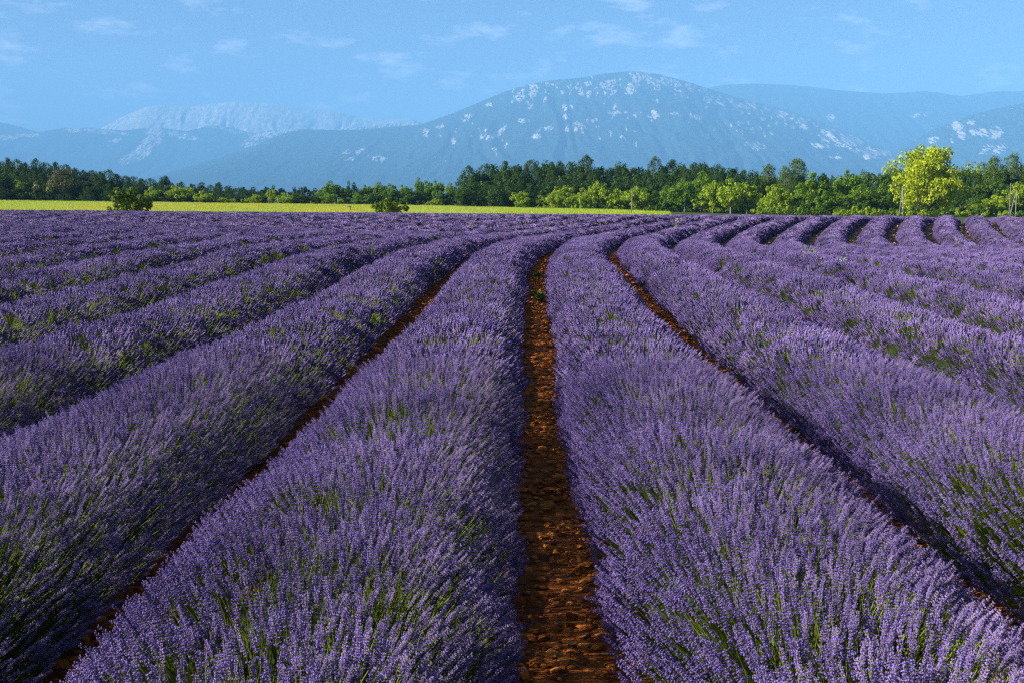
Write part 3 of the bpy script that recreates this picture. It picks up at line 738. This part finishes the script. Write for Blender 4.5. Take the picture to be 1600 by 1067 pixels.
M_BUSH = ML('bush_leaves', (0.045, 0.09, 0.006), (0.15, 0.20, 0.014), .35)

P = {'pine': [build_pine(100 + i, M_PINE, wide=w, pw=p) for i, (w, p) in enumerate([(.34, .7), (.38, .6), (.44, .5), (.36, .8), (.48, .55)])],
     'dome': [build_oak(210 + i, M_PINE, wide=w, low=.0, n=48, per=64, leaf=.028, top=1.0) for i, w in enumerate([.40, .46, .36])],
     'pine2': [build_pine(120 + i, M_PINE2, wide=w, pw=p) for i, (w, p) in enumerate([(.34, .45), (.42, .35)])],
     'oak': [build_oak(130 + i, M_OAK, wide=w, low=.08) for i, w in enumerate([.45, .52, .48])],
     'darkoak': [build_oak(140 + i, M_OAK2, wide=w, low=.06) for i, w in enumerate([.42, .5])],
     'lime': [build_oak(150 + i, M_LIME, wide=w, low=.02, n=40) for i, w in enumerate([.5, .58, .54])],
     'grey': [build_oak(160 + i, M_BLUE, wide=w, low=.06) for i, w in enumerate([.5, .44])],
     'brown': [build_oak(170, M_BROWN, wide=.46, low=.2, n=44, per=46, leaf=.024)],
     'khaki': [build_shrub(175, M_KHAKI, n=34, per=50, leaf=.05, wide=.55)],
     'yellow': [build_oak(181, M_YELLOW, wide=.60, low=-.05, n=200, per=70, leaf=.021, top=1.12, big=.85, lobe=.08)],
     'bush': [build_oak(190 + i, M_BUSH, wide=.6, low=-.1, n=46, per=80, leaf=.04, top=.95, lobe=.1) for i in range(2)],
     'lowbush': [build_oak(195, M_BUSH, wide=.95, low=-.1, n=60, per=60, leaf=.05, top=.75)]}
WID = {k: [2 * max(abs(v.co.x) for v in c.vertices) for c, _ in v_] for k, v_ in P.items()}
NAME = {'pine': 'pine_tree', 'dome': 'pine_tree', 'pine2': 'pine_tree', 'oak': 'oak_tree', 'darkoak': 'oak_tree', 'lime': 'young_oak_tree', 'grey': 'leafy_tree', 'brown': 'brownish_tree', 'khaki': 'blossoming_shrub',
        'yellow': 'yellow_green_tree', 'bush': 'bush', 'lowbush': 'bush'}
GROUP = {'dome': 'dark pines of the wood', 'pine': 'dark pines of the wood', 'pine2': 'dark pines of the wood', 'oak': 'broadleaf trees of the wood edge', 'darkoak': 'broadleaf trees of the wood edge', 'lime': 'broadleaf trees of the wood edge', 'grey': 'broadleaf trees of the wood edge'}
_cyc = {}
def plant(kind, px, top, Y, label, wpx=None, dy=0.0, hidden=0.0):
    i = _cyc.get(kind, 0); _cyc[kind] = i + 1
    j = i % len(P[kind]); cr, tr = P[kind][j]
    x = (px - 800) / F * Y; zb = float(gz(x, Y))
    h = CAM_H + (Y0 - top) / F * Y - zb
    w = h * WID[kind][j] if wpx is None else wpx / F * Y
    t = thing(NAME[kind], (x, Y, zb), label, 'bush' if kind in ('bush', 'lowbush') else ('shrub' if kind == 'khaki' else 'tree'), GROUP.get(kind), rz=(i * 2.13) % 6.28)
    sx = w / WID[kind][j]; t.scale = (sx, sx, h)
    link('trunk', tr, t); link('crown', cr, t)
    return t
PLACE = ['first', 'second', 'third', 'fourth', 'fifth', 'sixth', 'seventh', 'eighth', 'ninth', 'tenth', 'eleventh', 'twelfth', 'thirteenth', 'fourteenth', 'fifteenth', 'sixteenth',
         'seventeenth', 'eighteenth', 'nineteenth', 'twentieth', 'twenty first', 'twenty second', 'twenty third', 'twenty fourth', 'twenty fifth', 'twenty sixth', 'twenty seventh', 'twenty eighth']
def many(kind, rows, Y, label, jit=6.0, each=True, grow=1.0):
    for n_, r in enumerate(sorted(rows)):
        w = (r[2] if len(r) > 2 else 26) * grow
        plant('dome' if kind == 'pine' and Y < 336 and n_ % 2 else kind, r[0], r[1], Y + random.uniform(-jit, jit), (label + ', %s from the left' % PLACE[n_]) if each and len(rows) > 1 else label, w)
def fill(kind, rows, Y, down, label, step=13, w=30):
    """the dense inner trees of the wood, under its skyline"""
    rows = sorted(rows); xs_ = [r[0] for r in rows]; ts_ = [r[1] for r in rows]
    x = xs_[0]
    while x < xs_[-1]:
        plant(kind if random.random() < .5 else 'dome', x, float(np.interp(x, xs_, ts_)) + down + random.uniform(-3, 4), Y + random.uniform(-5, 5), label, w * random.uniform(.85, 1.2)); x += step * random.uniform(.8, 1.2)
# left wood: pines at the back, their line falling to the right
many('pine', [(-22, 252), (-6, 253), (8, 252), (21, 246.5, 28), (35, 249), (48, 256), (64, 248, 24), (78, 254), (94, 253), (110, 257), (124, 263), (137, 266), (150, 266), (163, 268), (176, 265.5), (188, 272), (202, 275), (214, 276), (226, 279), (240, 279)], 352, 'dark pine on the skyline of the left wood', grow=1.65)
LSKY = [(-30, 250), (21, 247), (64, 248), (110, 257), (176, 266), (202, 274), (240, 279), (300, 289), (345, 290), (412, 297)]
fill('pine', LSKY, 345, 9, 'dark pine inside the left wood, below its skyline', 12, 30)
fill('pine', LSKY, 339, 20, 'dark pine of the left wood, behind its edge trees', 14, 32)
fill('pine', LSKY[:-2], 335, 33, 'low dark pine along the foot of the left wood', 16, 32)
many('grey', [(262, 273, 30), (285, 285, 26), (303, 286, 24), (318, 283.5, 34), (345, 285, 20), (362, 289, 26), (382, 291, 26), (400, 291, 26), (418, 291, 24), (430, 288, 18), (444, 293, 24), (462, 291, 22), (478, 290.5, 30), (496, 293, 24)], 430, 'grey green far tree behind the low wood')
many('pine', [(255, 284), (272, 287), (288, 284), (333, 289), (346, 285), (358, 291), (372, 294), (386, 296), (398, 297), (412, 297)], 360, 'small dark pine where the wood is lowest')
plant('oak', 38, 280, 334, 'bright green rounded tree at the far left wood edge', 50)
plant('khaki', 76, 280, 333, 'pale blossoming shrub left of the brownish tree', 40)
plant('brown', 109, 260, 333, 'brownish tree standing before the dark pines on the left', 54)
many('lime', [(243, 290, 30), (280, 289, 44), (300, 291, 36), (321, 297, 34), (350, 308, 24), (368, 310, 18)], 336, 'light green edge tree right of the dark bush', 3)
many('lime', [(402, 303, 26), (428, 294, 26), (448, 300, 30), (388, 309, 18)], 338, 'light green tree in the low middle stretch', 3)
many('darkoak', [(466, 300, 30), (482, 303, 26), (415, 304, 22), (500, 303, 30)], 342, 'dark rounded tree in the low middle stretch', 3)
many('oak', [(519, 281, 42), (508, 293, 26), (536, 290, 30), (575, 288, 32), (594, 283, 40), (612, 285, 32), (632, 288, 30), (655, 275, 26), (668, 280, 30), (684, 281, 34), (704, 284, 34), (722, 284, 26)], 352, 'mid green broadleaf tree in the centre left of the wood')
many('darkoak', [(551, 281, 28), (565, 292, 26), (542, 298, 30), (585, 300, 30), (606, 298, 30), (642, 293, 34), (662, 296, 34), (695, 296, 36), (715, 296, 34), (735, 290, 34), (624, 300, 28)], 344, 'dark green broadleaf tree in the centre left of the wood')
many('oak', [(560, 300, 30), (575, 303, 26), (518, 301, 30), (640, 305, 26)], 338, 'low green tree at the centre left wood edge', 3)
many('lime', [(682, 309.5, 30), (755, 313, 26), (775, 311, 24), (795, 310, 22)], 336, 'low light green shrubby tree along the yellow field', 3)
# middle wood: tall pines
many('pine', [(733, 259, 28), (746, 263, 26), (760, 256, 30), (776, 252.5, 30), (790, 251, 30), (806, 253, 30), (830, 250, 38), (856, 247, 40), (874, 252, 26), (898, 248, 34), (915, 242.5, 40), (934, 256, 28), (952, 262, 24), (970, 249.5, 40), (990, 262, 26), (1003, 257, 28), (1021, 244.5, 26), (1034, 254, 24), (1048, 249, 32), (1064, 250, 28), (1082, 254, 30), (1100, 249.5, 34), (1118, 257, 30), (1138, 257, 34), (1158, 265, 30), (1176, 262, 34)], 335, 'tall dark pine on the skyline of the middle wood', grow=1.65)
MSKY = [(728, 262), (760, 256), (790, 252), (830, 250), (856, 247), (898, 248), (915, 245), (940, 255), (970, 250), (1003, 256), (1048, 250), (1100, 250), (1138, 257), (1180, 264)]
fill('pine', MSKY, 327, 9, 'dark pine filling the middle wood just below the skyline', 15, 38)
fill('pine', MSKY, 316, 20, 'dark pine filling the middle wood halfway down', 17, 40)
fill('pine', MSKY, 306, 34, 'lower dark pine behind the light green trees of the middle wood', 18, 42)
many('pine', [(1068, 262, 34), (1092, 264, 34), (1122, 268, 36), (1148, 272, 34)], 318, 'dark pine behind the light trees right of the pole')
# light green edge of the middle wood
many('lime', [(815, 297, 42), (846, 304, 30), (866, 296, 34), (884, 287, 48), (912, 291, 36), (932, 281, 42), (948, 296, 34), (966, 293, 46), (992, 289.5, 50), (1012, 300, 30)], 285, 'light green tree left of or behind the pole', 5)
many('oak', [(1040, 288, 48), (1068, 276, 44), (1094, 264, 50), (1052, 297, 40)], 282, 'green tree at the wood edge just right of the pole', 5)
many('lime', [(1112, 280, 46), (1140, 276, 54), (1165, 281, 50), (1098, 298, 46), (1128, 300, 50), (1158, 304, 44), (1186, 300, 40)], 272, 'light green dense tree right of the lone pole', 5)
# right wood
many('pine2', [(1196, 256, 44), (1242, 246.5, 62), (1222, 258, 40)], 300, 'sunlit broad topped pine above the right hand oaks')
many('darkoak', [(1290, 271, 40), (1345, 262, 42), (1374, 257, 50), (1398, 258, 42), (1300, 282, 40)], 290, 'dark green tree at the back left of the yellow tree')
many('lime', [(1210, 285, 46), (1226, 296, 44), (1200, 303, 40)], 258, 'light green tree below the sunlit pines', 4)
many('oak', [(1264, 266, 70), (1322, 263, 56)], 262, 'large green oak left of the yellow tree', 4)
many('oak', [(1250, 292, 50), (1285, 296, 46), (1340, 285, 54), (1310, 300, 46), (1372, 284, 54)], 252, 'lower green oak along the field left of the yellow tree', 4)
many('darkoak', [(1356, 296, 40), (1392, 292, 40)], 246, 'low dark oak beside the foot of the pole pair', 3)
plant('yellow', 1447, 221.5, 240, 'big rounded yellow green tree, tallest and brightest of all', 138)
many('pine', [(1412, 262, 36), (1496, 262, 40), (1515, 268, 40)], 275, 'dark pine close behind the yellow tree')
many('pine2', [(1528, 252, 40), (1546, 243, 46), (1574, 238, 56), (1598, 252, 44), (1622, 250, 50)], 285, 'tall open pine right of the yellow tree')
fill('pine', [(1490, 262), (1530, 256), (1574, 250), (1640, 256)], 292, 4, 'dark pine filling the wood right of the yellow tree', 15, 42)
fill('pine', [(1180, 270), (1240, 262), (1300, 272), (1345, 266), (1400, 264)], 305, 4, 'dark pine behind the oaks left of the yellow tree', 17, 42)
many('darkoak', [(1512, 282, 44), (1540, 276, 50), (1566, 284, 44), (1530, 300, 40)], 268, 'dark tree between the yellow tree and the right edge', 4)
many('lime', [(1545, 308, 50), (1565, 294, 46), (1592, 280, 56), (1620, 282, 56), (1585, 304, 50), (1528, 316, 40)], 250, 'light green tree by the poles at the right edge', 4)
# bushes at the near side of the yellow field
plant('bush', 199, 289.5, 135, 'round dark bush on the lavender edge at the left', 62)
plant('bush', 227, 301, 137, 'smaller dark bush on the right side of the round one', 36)
plant('lowbush', 606, 305, 140, 'low spreading bush on the lavender edge near the small post', 70)
plant('bush', 1, 324, 132, 'tiny dark bush at the left edge of the field', 8)

m, nt, out = new_mat('undergrowth'); 
UG = proto_collection('undergrowth', [build_shrub(300, M_OAK, n=12, per=40, leaf=.09, wide=.9)[0], build_shrub(301, M_LIME, n=12, per=40, leaf=.09, wide=.9)[0], build_shrub(302, M_OAK2, n=12, per=40, leaf=.09, wide=.9)[0]])
cnt = 620
px = rng.uniform(-30, 1640, cnt); Y = np.where(px < 800, rng.uniform(337, 352, cnt), np.where(px < 1180, rng.uniform(276, 300, cnt), rng.uniform(225, 262, cnt)))
x = (px - 800) / F * Y
scatter('undergrowth', np.stack([x, Y, gz(x, Y)], -1), np.stack([np.zeros(cnt), np.zeros(cnt), rng.uniform(0, 6.28, cnt)], -1), rng.uniform(1.0, 2.2, cnt), rng.integers(0, 3, cnt), UG)

# ------------------------------------------------------------------ poles and post
m, nt, out = new_mat('weathered_pole'); d = N(nt, 'ShaderNodeBsdfPrincipled', Roughness=0.85)
nt.links.new(mixc(nt, noise(nt, 3, 4, 0.6, worldpos(nt)), (0.13, 0.115, 0.09), (0.20, 0.185, 0.155)), d.inputs['Base Color']); nt.links.new(d.outputs[0], out.inputs['Surface']); M_POLE = m
m, nt, out = new_mat('concrete_pole'); d = N(nt, 'ShaderNodeBsdfPrincipled', Roughness=0.8)
nt.links.new(mixc(nt, noise(nt, 3, 4, 0.6, worldpos(nt)), (0.17, 0.17, 0.165), (0.25, 0.25, 0.24)), d.inputs['Base Color']); nt.links.new(d.outputs[0], out.inputs['Surface']); M_CONC = m
m, nt, out = new_mat('dark_iron'); d = N(nt, 'ShaderNodeBsdfPrincipled', Roughness=0.6); d.inputs['Base Color'].default_value = (0.08, 0.08, 0.085, 1); nt.links.new(d.outputs[0], out.inputs['Surface']); M_IRON = m
def zpx(py, Y): return CAM_H + (Y0 - py) / F * Y
def pole_part(name, parent, p0, p1, Y, r0, r1, mat, base):
    b = MB()
    q0 = Vector(((p0[0] - 800) / F * Y, Y, zpx(p0[1], Y))) - base; q1 = Vector(((p1[0] - 800) / F * Y, Y, zpx(p1[1], Y))) - base
    if q0.z > 0: q0 = q0 + (q0 - q1) * (q0.z / (q1.z - q0.z))
    b.tube([q0 + (q1 - q0) * t for t in (0, .33, .66, 1)], [r0, r0 + (r1 - r0) * .33, r0 + (r1 - r0) * .66, r1], 8)
    return link(name, b.mesh(name, [mat], True), parent)
def spot(px, Y): x = (px - 800) / F * Y; return Vector((x, Y, float(gz(x, Y))))
b0 = spot(986, 170); t = thing('wooden_pole', b0, 'slim pale wooden pole standing alone at the end of the yellow field', 'pole')
pole_part('shaft', t, (985.6, 331), (986.6, 300), 170, .085, .07, M_POLE, b0)
b = MB(); q = Vector(((986.6 - 800) / F * 170, 170, zpx(299.5, 170))) - b0
b.tube([q - Vector((0, 0, .15)), q + Vector((0, 0, .12))], [.07, .05], 6); link('pole_cap', b.mesh('pole_cap', [M_IRON]), t)
Y = 205; b0 = spot(1404.5, Y); t = thing('braced_pole', b0, 'pale pole with a slanting brace leg before the yellow tree', 'pole', 'braced utility poles')
pole_part('shaft', t, (1407.4, 333), (1405.4, 292), Y, .085, .065, M_CONC, b0)
pole_part('brace', t, (1401.6, 333), (1404.6, 299), Y - .3, .07, .055, M_CONC, b0)
b = MB(); q = Vector(((1405.4 - 800) / F * Y, Y, zpx(293, Y))) - b0
b.tube([q + Vector((-.25, 0, 0)), q + Vector((.25, 0, 0))], [.04, .04], 5); link('crossbar', b.mesh('crossbar', [M_IRON]), t)
b0 = spot(1581, Y); t = thing('braced_pole', b0, 'pale pole with a slanting brace leg near the right edge', 'pole', 'braced utility poles')
pole_part('shaft', t, (1582.2, 333), (1582, 298), Y, .085, .065, M_CONC, b0)
pole_part('brace', t, (1574.5, 333), (1580.6, 302), Y - .3, .07, .055, M_CONC, b0)
b = MB(); q = Vector(((1582 - 800) / F * Y, Y, zpx(299, Y))) - b0
b.tube([q + Vector((-.25, 0, 0)), q + Vector((.25, 0, 0))], [.04, .04], 5); link('crossbar', b.mesh('crossbar', [M_IRON]), t)
b0 = spot(1572.5, 200); t = thing('wooden_pole', b0, 'grey wooden pole left of the braced pole at the right edge', 'pole')
pole_part('shaft', t, (1572.3, 333), (1572.7, 287.5), 200, .09, .07, M_POLE, b0)
b = MB(); q = Vector(((1572.7 - 800) / F * 200, 200, zpx(287.3, 200))) - b0
b.tube([q - Vector((0, 0, .2)), q + Vector((0, 0, .1))], [.06, .04], 6); link('insulator', b.mesh('insulator', [M_IRON]), t)
b0 = spot(548.5, 128); t = thing('marker_post', b0, 'short post with a pale top in the yellow field beside the low bush', 'post')
pole_part('shaft', t, (548.3, 331), (548.6, 323), 128, .06, .05, M_POLE, b0)
b = MB(); q = Vector(((548.6 - 800) / F * 128, 128, zpx(322.6, 128))) - b0
b.tube([q - Vector((.16, 0, 0)), q + Vector((.16, 0, 0))], [.09, .09], 6); link('post_head', b.mesh('post_head', [M_CONC]), t)

# dry matt surfaces outdoors: very little sheen
for m in bpy.data.materials:
    for n_ in m.node_tree.nodes:
        if n_.type == 'BSDF_PRINCIPLED': n_.inputs['Specular IOR Level'].default_value = min(n_.inputs['Specular IOR Level'].default_value, 0.12)
